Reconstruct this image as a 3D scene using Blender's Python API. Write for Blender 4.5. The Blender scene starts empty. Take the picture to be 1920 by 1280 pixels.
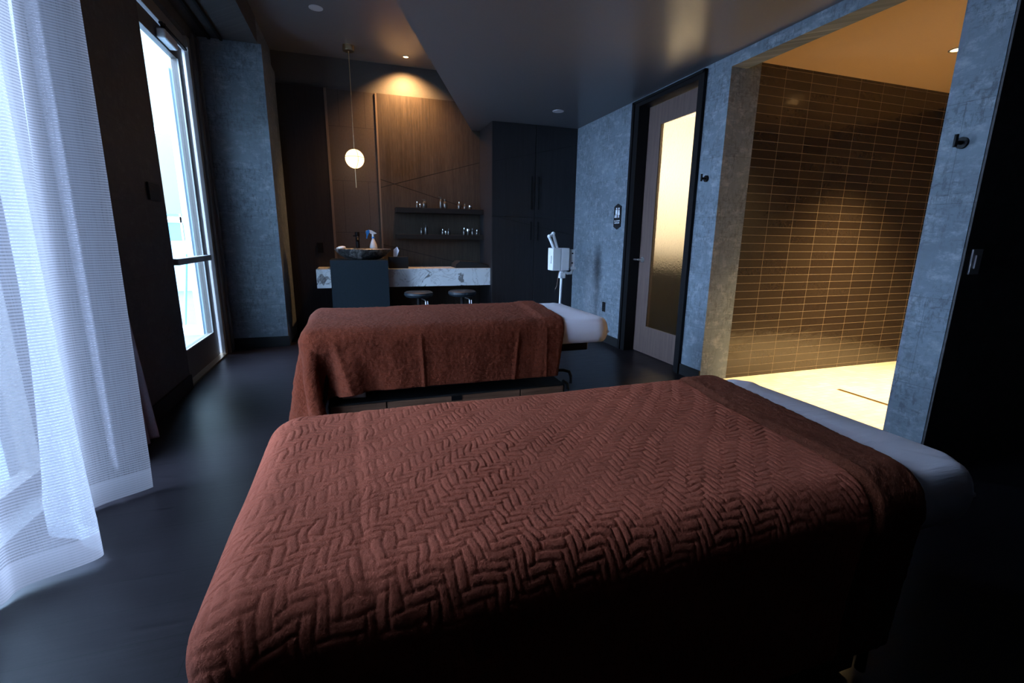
import bpy, bmesh, math, random
import numpy as np
from mathutils import Vector, Matrix
random.seed(4)
PI = math.pi
scn = bpy.context.scene
COL = scn.collection
ORG = {}

# ------------------------------------------------------------------ helpers
def tag(o, label=None, cat=None, group=None, kind=None):
    if label: o['label'] = label
    if cat: o['category'] = cat
    if group: o['group'] = group
    if kind: o['kind'] = kind
    return o

def thing(name, label, cat, loc, group=None):
    o = bpy.data.objects.new(name, None); COL.objects.link(o)
    o.location = loc; o.empty_display_size = .1
    ORG[o] = Vector(loc)
    return tag(o, label, cat, group)

def link(name, me, mat, parent=None, smooth=False):
    o = bpy.data.objects.new(name, me); COL.objects.link(o)
    if mat: me.materials.append(mat)
    if parent is not None:
        o.parent = parent; ORG[o] = ORG[parent]
    else:
        ORG[o] = Vector((0, 0, 0))
    if smooth:
        for p in me.polygons: p.use_smooth = True
    return o

def obj(name, bm, mat, parent=None, smooth=False, bevel=0, seg=2):
    if bevel:
        bmesh.ops.bevel(bm, geom=[e for e in bm.edges if e.is_manifold and e.calc_face_angle(0) > .5],
                        offset=bevel, segments=seg, affect='EDGES', profile=.5)
    if parent is not None:
        bmesh.ops.translate(bm, verts=bm.verts, vec=-ORG[parent])
    elif name.split('_')[0] not in ('wall', 'floor', 'ceiling', 'window', 'door', 'trim', 'baseboard'):
        pass
    bmesh.ops.recalc_face_normals(bm, faces=bm.faces)
    me = bpy.data.meshes.new(name); bm.to_mesh(me); bm.free()
    o = link(name, me, mat, parent, False)
    if smooth:
        me.shade_smooth() if hasattr(me, 'shade_smooth') else None
        me.set_sharp_from_angle(angle=math.radians(38))
    return o

def struct(name, bm, mat, parent=None, **k):
    o = obj(name, bm, mat, parent, **k)
    if parent is None: o['kind'] = 'structure'
    return o

def B(): return bmesh.new()

def box(bm, x0, x1, y0, y1, z0, z1, M=None):
    m = Matrix.Translation(((x0+x1)/2, (y0+y1)/2, (z0+z1)/2)) @ Matrix.Diagonal((abs(x1-x0), abs(y1-y0), abs(z1-z0), 1))
    if M is not None: m = M @ m
    bmesh.ops.create_cube(bm, size=1, matrix=m); return bm

def tube(bm, a, b, r, r2=None, seg=16):
    a, b = Vector(a), Vector(b); d = b-a
    q = d.to_track_quat('Z', 'Y').to_matrix().to_4x4()
    bmesh.ops.create_cone(bm, cap_ends=True, segments=seg, radius1=r, radius2=r if r2 is None else r2,
                          depth=d.length, matrix=Matrix.Translation((a+b)/2) @ q); return bm

def path(bm, pts, r, seg=10):
    pts = [Vector(p) for p in pts]; rings = []
    for i, p in enumerate(pts):
        t = (pts[min(i+1, len(pts)-1)] - pts[max(i-1, 0)]).normalized()
        q = t.to_track_quat('Z', 'Y')
        rings.append([bm.verts.new(p + q @ Vector((r*math.cos(2*PI*k/seg), r*math.sin(2*PI*k/seg), 0))) for k in range(seg)])
    for u, v in zip(rings, rings[1:]):
        for k in range(seg): bm.faces.new((u[k], u[(k+1) % seg], v[(k+1) % seg], v[k]))
    bm.faces.new(rings[0]); bm.faces.new(rings[-1][::-1]); return bm

def arc(c, r, a0, a1, n, ax='xz'):
    out = []
    for i in range(n+1):
        a = a0+(a1-a0)*i/n; p = [c[0], c[1], c[2]]
        p['xyz'.index(ax[0])] += r*math.cos(a); p['xyz'.index(ax[1])] += r*math.sin(a); out.append(tuple(p))
    return out

def lathe(bm, c, prof, seg=24, M=None, sx=1, sy=1):
    rings = []
    for r, z in prof:
        rings.append([bm.verts.new((r*sx*math.cos(2*PI*k/seg), r*sy*math.sin(2*PI*k/seg), z)) for k in range(seg)])
    for u, v in zip(rings, rings[1:]):
        for k in range(seg): bm.faces.new((u[k], u[(k+1) % seg], v[(k+1) % seg], v[k]))
    bm.faces.new(rings[0][::-1]); bm.faces.new(rings[-1])
    vs = [v for r in rings for v in r]
    m = Matrix.Translation(c) @ (M if M is not None else Matrix.Identity(4))
    bmesh.ops.transform(bm, matrix=m, verts=vs); return bm

def prism(bm, pts, fn, d):
    """pts 2D outline; fn(u, v, w) -> 3D"""
    a = [bm.verts.new(fn(u, v, 0)) for u, v in pts]; b = [bm.verts.new(fn(u, v, d)) for u, v in pts]
    bm.faces.new(a); bm.faces.new(b[::-1]); n = len(pts)
    for i in range(n): bm.faces.new((a[i], b[i], b[(i+1) % n], a[(i+1) % n]))
    return bm

# ------------------------------------------------------------------ materials
class NT:
    def __init__(s, name):
        s.m = bpy.data.materials.new(name); s.m.use_nodes = True; s.t = s.m.node_tree; s.t.nodes.clear()
        s.out = s.n('ShaderNodeOutputMaterial')
    def n(s, t, **k):
        o = s.t.nodes.new(t)
        for a, v in k.items():
            if a in o.inputs.keys() if isinstance(a, str) else False: o.inputs[a].default_value = v
            else: setattr(o, a, v)
        return o
    def l(s, a, b): s.t.links.new(a, b)
    def pos(s): return s.n('ShaderNodeNewGeometry').outputs['Position']
    def obj(s): return s.n('ShaderNodeTexCoord').outputs['Object']
    def uv(s): return s.n('ShaderNodeTexCoord').outputs['UV']
    def scale(s, v, sc, loc=(0, 0, 0)):
        m = s.n('ShaderNodeMapping'); s.l(v, m.inputs['Vector']); m.inputs['Scale'].default_value = sc; m.inputs['Location'].default_value = loc
        return m.outputs[0]
    def noise(s, v, sc=5, det=4, rough=.6, dist=0):
        o = s.n('ShaderNodeTexNoise'); s.l(v, o.inputs['Vector']); o.inputs['Scale'].default_value = sc
        o.inputs['Detail'].default_value = det; o.inputs['Roughness'].default_value = rough; o.inputs['Distortion'].default_value = dist
        return o.outputs['Fac']
    def ramp(s, f, stops):
        r = s.n('ShaderNodeValToRGB'); s.l(f, r.inputs[0]); e = r.color_ramp.elements
        while len(e) < len(stops): e.new(.5)
        for i, (p, c) in enumerate(stops):
            e[i].position = p; e[i].color = (c, c, c, 1) if not isinstance(c, tuple) else (*c, 1)
        return r.outputs[0]
    def math(s, op, a, b=0, c=None):
        o = s.n('ShaderNodeMath', operation=op)
        for i, v in enumerate((a, b, c)):
            if v is None: continue
            if isinstance(v, (int, float)): o.inputs[i].default_value = v
            else: s.l(v, o.inputs[i])
        return o.outputs[0]
    def mix(s, f, a, b, mode='MIX'):
        o = s.n('ShaderNodeMix', data_type='RGBA', blend_type=mode)
        for k, v in ((0, f), (6, a), (7, b)):
            if isinstance(v, (int, float)): o.inputs[k].default_value = v
            elif isinstance(v, tuple): o.inputs[k].default_value = (*v, 1)
            else: s.l(v, o.inputs[k])
        return o.outputs[2]
    def sep(s, v):
        o = s.n('ShaderNodeSeparateXYZ'); s.l(v, o.inputs[0]); return o.outputs
    def comb(s, x, y, z):
        o = s.n('ShaderNodeCombineXYZ')
        for i, v in enumerate((x, y, z)):
            if isinstance(v, (int, float)): o.inputs[i].default_value = v
            else: s.l(v, o.inputs[i])
        return o.outputs[0]
    def bump(s, h, st=.3, d=.01):
        b = s.n('ShaderNodeBump'); b.inputs['Strength'].default_value = st; b.inputs['Distance'].default_value = d
        s.l(h, b.inputs['Height']); return b.outputs[0]
    def bsdf(s, col, rough=.5, metal=0, normal=None, spec=.5, sheen=0, **k):
        p = s.n('ShaderNodeBsdfPrincipled')
        for key, v in (('Base Color', col), ('Roughness', rough), ('Metallic', metal), ('Specular IOR Level', spec), ('Sheen Weight', sheen)):
            if isinstance(v, tuple): p.inputs[key].default_value = (*v, 1)
            elif isinstance(v, (int, float)): p.inputs[key].default_value = v
            else: s.l(v, p.inputs[key])
        for key, v in k.items(): p.inputs[key].default_value = v
        if normal is not None: s.l(normal, p.inputs['Normal'])
        s.l(p.outputs[0], s.out.inputs[0]); return p

def simple(name, col, rough=.5, metal=0, spec=.5, nscale=60, amt=.12, bump=.05, **k):
    t = NT(name); f = t.noise(t.obj(), nscale, 3)
    c = t.mix(f, tuple(x*(1-amt) for x in col), tuple(min(1, x*(1+amt)) for x in col))
    t.bsdf(c, rough, metal, t.bump(f, bump, .002), spec, **k); return t.m

def wallpaper(name, base, dark, light, fleck=1.0):
    """plaster-look wallcovering: panels, short dark crosshatch flecks, pale clouds"""
    t = NT(name); P = t.pos(); x, y, z = t.sep(P)
    u = t.math('ADD', x, y)
    v2 = t.comb(u, z, 0)
    cloud = t.noise(v2, 2.2, 5, .65)
    a = t.noise(t.scale(v2, (42, 14, 1)), 1, 4, .75)
    b = t.noise(t.scale(v2, (16, 60, 1), (3, 8, 0)), 1, 4, .75)
    patch = t.ramp(t.noise(v2, 3.2, 3, .6), [(.36, 0), (.56, 1)])
    fa = t.math('MULTIPLY', t.ramp(a, [(.50, 0), (.60, 1)]), patch)
    fb = t.math('MULTIPLY', t.ramp(b, [(.53, 0), (.62, 1)]), patch)
    fl = t.math('MULTIPLY', t.math('MAXIMUM', fa, fb), .46*fleck)
    li = t.math('MULTIPLY', t.ramp(t.noise(t.scale(v2, (9, 13, 1), (5, 5, 0)), 1, 6, .75), [(.50, 0), (.68, 1)]), .8)
    c = t.mix(t.ramp(cloud, [(.3, 0), (.7, 1)]), tuple(q*.8 for q in base), tuple(q*1.15 for q in base))
    c = t.mix(li, c, light); c = t.mix(fl, c, dark)
    # panel seams
    br = t.n('ShaderNodeTexBrick', offset=.37, squash=1); t.l(t.comb(u, z, 0), br.inputs['Vector'])
    br.inputs['Scale'].default_value = 1; br.inputs['Brick Width'].default_value = .62; br.inputs['Row Height'].default_value = .46
    br.inputs['Mortar Size'].default_value = .0018; br.inputs['Mortar Smooth'].default_value = .3
    c = t.mix(t.math('MULTIPLY', br.outputs['Fac'], .4), c, dark)
    t.bsdf(c, .62, 0, t.bump(t.math('ADD', a, b), .12, .002), .35); return t.m

M = {}
M['paper'] = wallpaper('grey_wallcovering', (.145, .178, .212), (.024, .026, .032), (.28, .31, .34))
M['paper_dark'] = wallpaper('charcoal_wallcovering', (.055, .052, .052), (.015, .014, .014), (.09, .085, .085), .7)
M['ceil'] = simple('dark_ceiling_paint', (.185, .185, .195), .27, 0, .5, 90, .06, .03)
M['black'] = simple('black_painted_steel', (.006, .006, .007), .45, 0, .15)
M['blackm'] = simple('matt_black', (.010, .010, .011), .7, 0, .2)
M['chrome'] = simple('brushed_chrome', (.82, .82, .83), .33, 1, nscale=20, amt=.04)
M['brass'] = simple('aged_brass', (.62, .45, .26), .28, 1, nscale=30, amt=.08)
M['white_p'] = simple('white_plastic', (.75, .77, .8), .35, amt=.03)
M['alu'] = simple('mill_aluminium', (.42, .42, .41), .42, .85, amt=.05)
M['mullion'] = simple('dark_bronze_frame', (.12, .105, .095), .4, .3)
M['wood_door'] = None

def wood(name, c0, c1, axis='z', rough=.45, sc=1.0, bstr=.15):
    t = NT(name); x, y, z = t.sep(t.pos())
    u = t.math('ADD', x, y)
    v = t.comb(t.math('MULTIPLY', u, 40*sc), t.math('MULTIPLY', z, 2.2*sc), 0) if axis == 'z' else t.comb(t.math('MULTIPLY', u, 3*sc), t.math('MULTIPLY', z, 60*sc), 0)
    f = t.noise(v, 1, 6, .65, .5)
    t.bsdf(t.mix(t.ramp(f, [(.3, 0), (.7, 1)]), c0, c1), rough, 0, t.bump(f, bstr, .002), .4); return t.m
M['wood_door'] = wood('walnut_door_veneer', (.085, .055, .05), (.14, .093, .08))
M['wood_drawer'] = wood('rustic_drawer_wood', (.07, .03, .017), (.22, .11, .065), 'x', .5)

def cladding(name, c0, c1, lines, bc=.5):
    """dark reeded timber panelling with long straight routed grooves"""
    t = NT(name); x, y, z = t.sep(t.pos()); u = t.math('ADD', x, t.math('MULTIPLY', y, .9))
    st = t.noise(t.comb(t.math('MULTIPLY', u, 30), t.math('MULTIPLY', z, .8), 0), 1, 5, .7)
    fine = t.noise(t.comb(t.math('MULTIPLY', u, 130), t.math('MULTIPLY', z, 8), 0), 1, 3, .6)
    c = t.mix(t.ramp(st, [(.3, 0), (.72, 1)]), c0, c1)
    c = t.mix(t.math('MULTIPLY', t.ramp(fine, [(.4, 0), (.7, 1)]), .5), c, tuple(q*.45 for q in c0))
    h = t.math('MULTIPLY', fine, .4); g = None
    for (x0, z0, x1, z1) in lines:
        L = math.hypot(x1-x0, z1-z0); a, b = -(z1-z0)/L, (x1-x0)/L
        d = t.math('ABSOLUTE', t.math('ADD', t.math('MULTIPLY', x, a), t.math('MULTIPLY_ADD', z, b, -(a*x0+b*z0))))
        k = t.math('LESS_THAN', d, .0045); g = k if g is None else t.math('MAXIMUM', g, k)
    if g is not None:
        c = t.mix(g, c, (.004, .004, .004)); h = t.math('SUBTRACT', h, g)
    t.bsdf(c, .42, 0, t.bump(h, .35, .004), .4); return t.m
DL = [(.377, 1.885, 1.128, 1.673), (.386, 1.809, 1.638, 2.168), (.386, 1.082, 1.407, .837)]
M['clad'] = cladding('dark_reeded_timber', (.030, .023, .018), (.070, .053, .040), DL)
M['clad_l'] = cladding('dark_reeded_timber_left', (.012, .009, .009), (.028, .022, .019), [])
M['cab'] = cladding('black_stained_timber', (.008, .008, .009), (.02, .018, .021), [(1.63, 2.097, 2.096, 2.205), (1.65, 1.459, 2.719, 1.247)])
M['stonepanel'] = None
def tilepanel():
    t = NT('taupe_stone_panel'); x, y, z = t.sep(t.pos())
    br = t.n('ShaderNodeTexBrick', offset=.5); t.l(t.comb(t.math('ADD', x, .25), z, 0), br.inputs['Vector'])
    for k, v in (('Scale', 1), ('Brick Width', .30), ('Row Height', .62), ('Mortar Size', .002)): br.inputs[k].default_value = v
    f = t.noise(t.comb(x, t.math('MULTIPLY', z, .6), 0), 60, 5, .7)
    c = t.mix(f, (.038, .030, .026), (.08, .064, .054)); c = t.mix(br.outputs['Fac'], c, (.015, .012, .01))
    t.bsdf(c, .45, 0, t.bump(f, .2, .002), .4); return t.m
M['stonepanel'] = tilepanel()

def floor_mat():
    t = NT('black_stained_plank_floor'); x, y, z = t.sep(t.pos())
    br = t.n('ShaderNodeTexBrick', offset=.41); t.l(t.comb(x, y, 0), br.inputs['Vector'])
    for k, v in (('Scale', 1), ('Brick Width', 1.3), ('Row Height', .16), ('Mortar Size', .0015)): br.inputs[k].default_value = v
    br.inputs['Color1'].default_value = (.35, .35, .35, 1); br.inputs['Color2'].default_value = (.75, .75, .75, 1); br.inputs['Mortar'].default_value = (.5, .5, .5, 1)
    f = t.noise(t.comb(t.math('MULTIPLY', x, 3), t.math('MULTIPLY', y, 55), 0), 1, 6, .65, .4)
    c = t.mix(f, (.006, .005, .006), (.020, .016, .019))
    c = t.mix(.35, c, t.mix(1, c, br.outputs['Color'], 'MULTIPLY'))
    c = t.mix(br.outputs['Fac'], c, (.004, .004, .004))
    r = t.math('MULTIPLY_ADD', f, .22, .27)
    t.bsdf(c, t.math('ADD', r, -.05), 0, t.bump(t.math('SUBTRACT', f, br.outputs['Fac']), .18, .002), .16); return t.m
M['floor'] = floor_mat()

def brick_mat(name, w, h, mort, c1, c2, cm, rough, coords, px=0, pz=0, bst=.5, wavy=.2, spec=.5):
    t = NT(name); s = t.sep(t.pos()); a = s['XYZ'.index(coords[0])]; b = s['XYZ'.index(coords[1])]
    v = t.comb(t.math('ADD', a, px), t.math('ADD', b, pz), 0)
    br = t.n('ShaderNodeTexBrick', offset=0); t.l(v, br.inputs['Vector'])
    for k, q in (('Scale', 1), ('Brick Width', w), ('Row Height', h), ('Mortar Size', mort), ('Mortar Smooth', .1)): br.inputs[k].default_value = q
    br.inputs['Color1'].default_value = (*c1, 1); br.inputs['Color2'].default_value = (*c2, 1); br.inputs['Mortar'].default_value = (*cm, 1)
    n = t.noise(v, 14, 3, .5)
    hgt = t.math('SUBTRACT', t.math('MULTIPLY', n, wavy), br.outputs['Fac'])
    rr = t.math('MULTIPLY_ADD', br.outputs['Fac'], .6, rough)
    c = t.mix(.25, br.outputs['Color'], t.mix(1, br.outputs['Color'], t.ramp(t.noise(v, 40, 4), [(.3, .5), (.7, 1.0)]), 'MULTIPLY'))
    t.bsdf(c, rr, 0, t.bump(hgt, bst, .004), spec); return t.m
M['tile'] = brick_mat('brown_glazed_tile', .272, .0667, .0016, (.026, .017, .013), (.036, .025, .018), (.22, .17, .12), .16, 'XZ', px=-3.837+.272*20, pz=-.04+.0667*9, wavy=.8)
M['mosaic'] = brick_mat('cream_stone_mosaic', .1, .05, .0016, (.80, .74, .62), (.66, .60, .50), (.52, .47, .38), .35, 'XY', bst=.3)
M['shower_ceil'] = simple('shower_ceiling_paint', (.58, .38, .21), .6, amt=.03)
M['rest_wall'] = simple('restroom_white_wall', (.82, .78, .70), .6, amt=.02)
M['rest_tile'] = simple('restroom_olive_wainscot', (.03, .025, .013), .5, nscale=18, amt=.4)

def marble():
    t = NT('veined_white_marble'); P = t.pos(); x, y, z = t.sep(P)
    n = t.noise(P, 3.2, 6, .65, 1.2)
    vein = t.ramp(t.math('ABSOLUTE', t.math('SUBTRACT', n, .5)), [(.0, 1), (.022, 0)])
    blob = t.ramp(t.noise(t.scale(P, (7, 7, 9), (1.3, 0, .4)), 1, 5, .6, .8), [(.585, 0), (.63, 1)])
    c = t.mix(t.noise(P, 6, 4), (.52, .53, .54), (.68, .69, .70))
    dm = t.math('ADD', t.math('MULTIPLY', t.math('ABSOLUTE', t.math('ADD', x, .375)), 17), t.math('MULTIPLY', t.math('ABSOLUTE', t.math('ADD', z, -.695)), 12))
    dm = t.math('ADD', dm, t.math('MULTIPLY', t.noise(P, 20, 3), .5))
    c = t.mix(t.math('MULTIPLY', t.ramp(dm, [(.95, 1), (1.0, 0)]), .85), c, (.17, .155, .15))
    c = t.mix(t.math('MULTIPLY', vein, .45), c, (.16, .15, .15)); c = t.mix(t.math('MULTIPLY', blob, .9), c, (.13, .12, .12))
    t.bsdf(c, .25, 0, None, .5); return t.m
M['marble'] = marble()
M['slate'] = simple('dark_slate_stone', (.009, .015, .020), .6, 0, .2, nscale=110, amt=.5, bump=.3)
def bowl_mat():
    t = NT('dark_river_stone'); f = t.noise(t.pos(), 16, 6, .7, .6)
    t.bsdf(t.mix(t.ramp(f, [(.45, 0), (.62, 1)]), (.012, .012, .013), (.20, .19, .18)), .35, 0, t.bump(f, .5, .01), .5); return t.m
M['bowl'] = bowl_mat()

def blanket_mat(name, c0, c1, fuzz=.5, wale=0):
    t = NT(name); uv = t.uv()
    f = t.noise(uv, 320, 3, .7); g = t.noise(uv, 5, 4, .6); h = t.noise(uv, 60, 4, .7)
    k = t.math('ADD', t.math('MULTIPLY', f, .45), t.math('MULTIPLY', h, .55))
    c = t.mix(t.ramp(k, [(.3, 0), (.7, 1)]), c0, c1)
    c = t.mix(t.math('MULTIPLY', t.ramp(g, [(.35, 0), (.7, 1)]), .35), c, tuple(q*.6 for q in c0))
    hh = t.math('ADD', f, t.math('MULTIPLY', h, 1.5))
    if wale:
        s = t.sep(uv); w = t.noise(t.comb(t.math('MULTIPLY', s[0], 12), t.math('MULTIPLY', s[1], 160), 0), 1, 3)
        hh = t.math('ADD', hh, t.math('MULTIPLY', w, 1.2))
    p = t.bsdf(c, .9, 0, t.bump(hh, fuzz, .005), .10, .14)
    p.inputs['Sheen Roughness'].default_value = .5; p.inputs['Sheen Tint'].default_value = (.75, .35, .25, 1)
    return t.m
M['quilt'] = blanket_mat('rust_quilted_velour', (.33, .080, .042), (.53, .130, .074), .5)
M['fleece'] = blanket_mat('rust_fleece_reverse', (.125, .028, .012), (.20, .048, .021), .9)
M['terry'] = blanket_mat('rust_terry_blanket', (.080, .014, .006), (.21, .040, .016), 1.0, 1)
def sheet_mat(name='white_sheet', rough=.55):
    t = NT(name); o = t.obj(); n = t.noise(t.scale(o, (3, 22, 8)), 1, 4, .6, .6)
    m = t.ramp(t.noise(o, 2.6, 2), [(.45, 0), (.62, 1)])
    t.bsdf((.88, .83, .90), rough, 0, t.bump(t.math('MULTIPLY', n, m), .5, .012), .4); return t.m
M['sheet'] = sheet_mat()
M['vinyl'] = simple('black_vinyl', (.02, .02, .022), .45)

def sheer():
    t = NT('sheer_ribbed_voile'); uv = t.sep(t.uv()); z = t.sep(t.pos())[2]
    wv = t.math('MULTIPLY', z, 2*PI/.0105)
    warp = t.noise(t.comb(t.math('MULTIPLY', uv[0], 3), t.math('MULTIPLY', z, 25), 0), 1, 3)
    s = t.math('SINE', t.math('ADD', wv, t.math('MULTIPLY', warp, 2)))
    rib = t.math('MULTIPLY_ADD', s, .20, .73)
    th = t.noise(t.comb(t.math('MULTIPLY', uv[0], 260), t.math('MULTIPLY', z, 6), 0), 1, 2)
    a = t.math('ADD', rib, t.math('MULTIPLY_ADD', th, .24, -.12))
    hem = t.math('LESS_THAN', z, .115)
    a = t.math('MINIMUM', t.math('ADD', a, t.math('MULTIPLY', hem, .28)), .99)
    tr = t.n('ShaderNodeBsdfTransparent'); tl = t.n('ShaderNodeBsdfTranslucent'); df = t.n('ShaderNodeBsdfDiffuse')
    tl.inputs[0].default_value = (.145, .128, .132, 1); df.inputs[0].default_value = (.50, .51, .56, 1)
    m1 = t.n('ShaderNodeMixShader'); m1.inputs[0].default_value = .42; t.l(tl.outputs[0], m1.inputs[1]); t.l(df.outputs[0], m1.inputs[2])
    m2 = t.n('ShaderNodeMixShader'); t.l(a, m2.inputs[0]); t.l(tr.outputs[0], m2.inputs[1]); t.l(m1.outputs[0], m2.inputs[2])
    t.l(m2.outputs[0], t.out.inputs[0]); return t.m
M['sheer'] = sheer()
M['drape'] = blanket_mat('charcoal_linen_drape', (.2, .18, .2), (.38, .34, .38), .4)

def pane(name, tint=(1, 1, 1), refl=.12):
    t = NT(name); tr = t.n('ShaderNodeBsdfTransparent'); tr.inputs[0].default_value = (*tint, 1)
    gl = t.n('ShaderNodeBsdfGlossy'); gl.inputs['Roughness'].default_value = .02
    lw = t.n('ShaderNodeLayerWeight'); lw.inputs[0].default_value = .5
    m = t.n('ShaderNodeMixShader'); t.l(t.math('MULTIPLY_ADD', t.math('POWER', lw.outputs['Facing'], 5), .5, .03), m.inputs[0]); t.l(tr.outputs[0], m.inputs[1]); t.l(gl.outputs[0], m.inputs[2])
    t.l(m.outputs[0], t.out.inputs[0]); return t.m
M['glass'] = pane('clear_window_glass', (.93, .97, .96))
def frosted():
    t = NT('seeded_frosted_glass'); f = t.noise(t.scale(t.pos(), (60, 60, 60)), 1, 3, .6)
    p = t.bsdf((.98, .97, .93), .17, 0, t.bump(f, .55, .006), .5); p.inputs['Transmission Weight'].default_value = 1; p.inputs['IOR'].default_value = 1.25
    # diffusing share of the pane
    tl = t.n('ShaderNodeBsdfTranslucent'); tl.inputs[0].default_value = (.9, .86, .78, 1)
    m = t.n('ShaderNodeMixShader'); m.inputs[0].default_value = .012; t.l(p.outputs[0], m.inputs[1]); t.l(tl.outputs[0], m.inputs[2])
    t.l(m.outputs[0], t.out.inputs[0]); return t.m
M['frost'] = frosted()
def emis(name, col, st):
    t = NT(name); e = t.n('ShaderNodeEmission'); e.inputs[0].default_value = (*col, 1); e.inputs[1].default_value = st
    t.l(e.outputs[0], t.out.inputs[0]); return t.m
M['globe'] = emis('lit_opal_globe', (1, .66, .34), 3.2)
M['lampglow'] = emis('lit_downlight_lens', (1, .55, .2), 14)
M['lens_off'] = simple('unlit_frosted_lens', (.62, .62, .66), .4, amt=.02)

# ------------------------------------------------------------------ dimensions
XL, XR = -1.30, 2.76
YB = 6.357
ZC, ZH, ZBAY = 2.555, 3.23, 3.0
YBACK = -2.4

# ------------------------------------------------------------------ setting
struct('floor', box(B(), -1.60, 5.9, YBACK, 6.6, -.12, 0), M['floor'])
# shower floor: cream mosaic just proud of the planks
struct('floor', box(B(), 2.90, 5.75, 1.66, 3.14, -.02, .006), M['mosaic'])
struct('floor', box(B(), 3.04, 4.9, 3.32, 5.2, -.02, .004), M['slate'])

# low ceiling with a slanting edge
bm = B(); out = [(-1.05, -1.5), (-1.40, YBACK), (5.9, YBACK), (5.9, 1.45), (XR+.14, 1.45), (XR+.14, 6.5), (1.585, 6.5), (.302, 3.164)]
prism(bm, out, lambda u, v, w: (u, v, ZC+w), ZH-ZC+.1)
struct('ceiling', bm, M['ceil'])
bm = B(); box(bm, -.79, XR, YBACK, 6.6, ZH, ZH+.08); struct('ceiling', bm, M['ceil'])
# window bay: lower papered ceiling with its beam edge
bm = B(); box(bm, -1.6, -.79, YBACK, 5.54, ZBAY, ZH+.08); struct('ceiling', bm, M['paper_dark'])
struct('ceiling', box(B(), 2.9, 5.85, 1.6, 3.2, 2.53, 2.66), M['shower_ceil'])
struct('ceiling', box(B(), 2.9, 4.9, 3.28, 5.2, 2.62, 2.7), M['rest_wall'])

# left wall with the window opening and the garden door opening
DY0, DY1 = 4.14, 5.34      # door opening
WY0, WY1 = 1.0, 2.62       # window opening
bm = B()
for y0, y1, z0, z1 in ((YBACK, WY0, 0, ZH), (WY1, DY0, 0, ZH), (WY0, WY1, 2.9, ZH), (WY0, WY1, 0, .06), (DY0, DY1, 2.90, ZH), (DY1, 6.5, 0, ZH)):
    box(bm, -1.60 if y1 < DY0+.01 else -1.43, XL, y0, y1, z0, z1)
struct('wall_left', bm, M['paper_dark'])
# projecting pier at the end of the left wall
bm = B(); box(bm, -1.30, -.76, 5.54, 6.5, 0, ZBAY); box(bm, -1.30, -.79, 5.54, 6.5, ZBAY, ZH)
struct('wall_left', bm, M['paper'])
# back wall
struct('wall_back', box(B(), -.79, XR+.14, YB+.02, YB+.2, 0, ZH), simple('dark_bulkhead_paint', (.09, .085, .08), .6, 0, .3))
struct('trim_1', box(B(), -.76, -.252, YB-.02, YB+.03, 0, 2.885), M['clad_l'])
struct('trim_2', box(B(), -.225, .325, YB-.005, YB+.03, 0, 2.885), M['stonepanel'])
struct('trim_3', box(B(), .345, 1.63, YB-.02, YB+.03, 0, 2.885), M['clad'])
struct('trim_4', box(B(), -.252, -.225, YB-.024, YB+.03, 0, 2.885), simple('bronze_edge_trim', (.16, .12, .09), .4, .2))
struct('trim_5', box(B(), .325, .345, YB-.024, YB+.03, 0, 2.885), simple('bronze_edge_trim', (.16, .12, .09), .4, .2))

# right wall: long papered wall, pier, header, deep reveal of the shower opening
TH = 2.90
bm = B()
box(bm, XR, TH, 4.45, 6.4, 0, ZC+.02)
box(bm, XR, TH, 3.40, 4.45, 2.53, ZC+.02)
box(bm, XR, 3.04, 3.14, 3.40, 0, ZC+.02)
box(bm, XR, 2.905, 1.66, 3.14, 2.47, ZC+.02)
box(bm, XR, 2.905, 1.47, 1.66, 0, ZC+.02)
struct('wall_right', bm, M['paper'])
# dark return wall beside the shower, runs off to the right
struct('wall_right', box(B(), XR+.004, 5.9, 1.46, 1.655, 0, ZC+.02), M['paper_dark'])
struct('wall_right', box(B(), 5.75, 5.9, YBACK, 3.3, 0, ZC+.02), M['paper_dark'])
struct('wall_front', box(B(), -1.6, 5.9, YBACK-.15, YBACK, 0, ZH), M['paper_dark'])
# shower: tiled wall
struct('wall_back', box(B(), 3.04, 5.75, 3.14, 3.29, 0, 2.62), M['tile'])
struct('trim_6', box(B(), 3.70, 3.735, 1.75, 2.62, .004, .009), M['brass'])
# restroom behind the door
struct('wall_right', box(B(), 4.3, 4.4, 3.29, 5.2, 0.87, 2.65), M['rest_wall'])
struct('wall_right', box(B(), 4.28, 4.4, 3.29, 5.2, 0, 0.87), M['rest_tile'])
struct('wall_back', box(B(), 2.9, 4.4, 5.1, 5.2, .87, 2.65), M['rest_wall'])
struct('wall_back', box(B(), 2.9, 4.4, 5.09, 5.2, 0, .87), M['rest_tile'])
struct('wall_front', box(B(), 3.04, 4.4, 3.29, 3.33, 0, 2.65), M['rest_wall'])

# baseboards
struct('baseboard_right', box(B(), XR-.014, XR, 4.452, 5.75, 0, .095), M['blackm'])
struct('baseboard_right', box(B(), XR-.014, XR, 3.14, 3.398, 0, .095), M['blackm'])
struct('baseboard_back', box(B(), -1.30, -.745, 5.526, 5.54, 0, .11), M['blackm'])
struct('baseboard_left', box(B(), XL, XL+.014, 2.62, DY0, 0, .11), M['blackm'])

# ------------------------------------------------------------------ window 1 (behind the sheer)
bm = B(); fr = .06
box(bm, -1.52, -1.44, WY0, WY0+fr, .06, 2.9); box(bm, -1.52, -1.44, WY1-fr, WY1, .06, 2.9)
box(bm, -1.52, -1.44, WY0, WY1, .06, .12); box(bm, -1.52, -1.44, WY0, WY1, 2.84, 2.9)
box(bm, -1.52, -1.44, (WY0+WY1)/2-.03, (WY0+WY1)/2+.03, .12, 2.84)
w1 = struct('window_1', bm, M['mullion'])
obj('pane', box(B(), -1.485, -1.477, WY0+fr, WY1-fr, .12, 2.84), M['glass'], w1)

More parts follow.
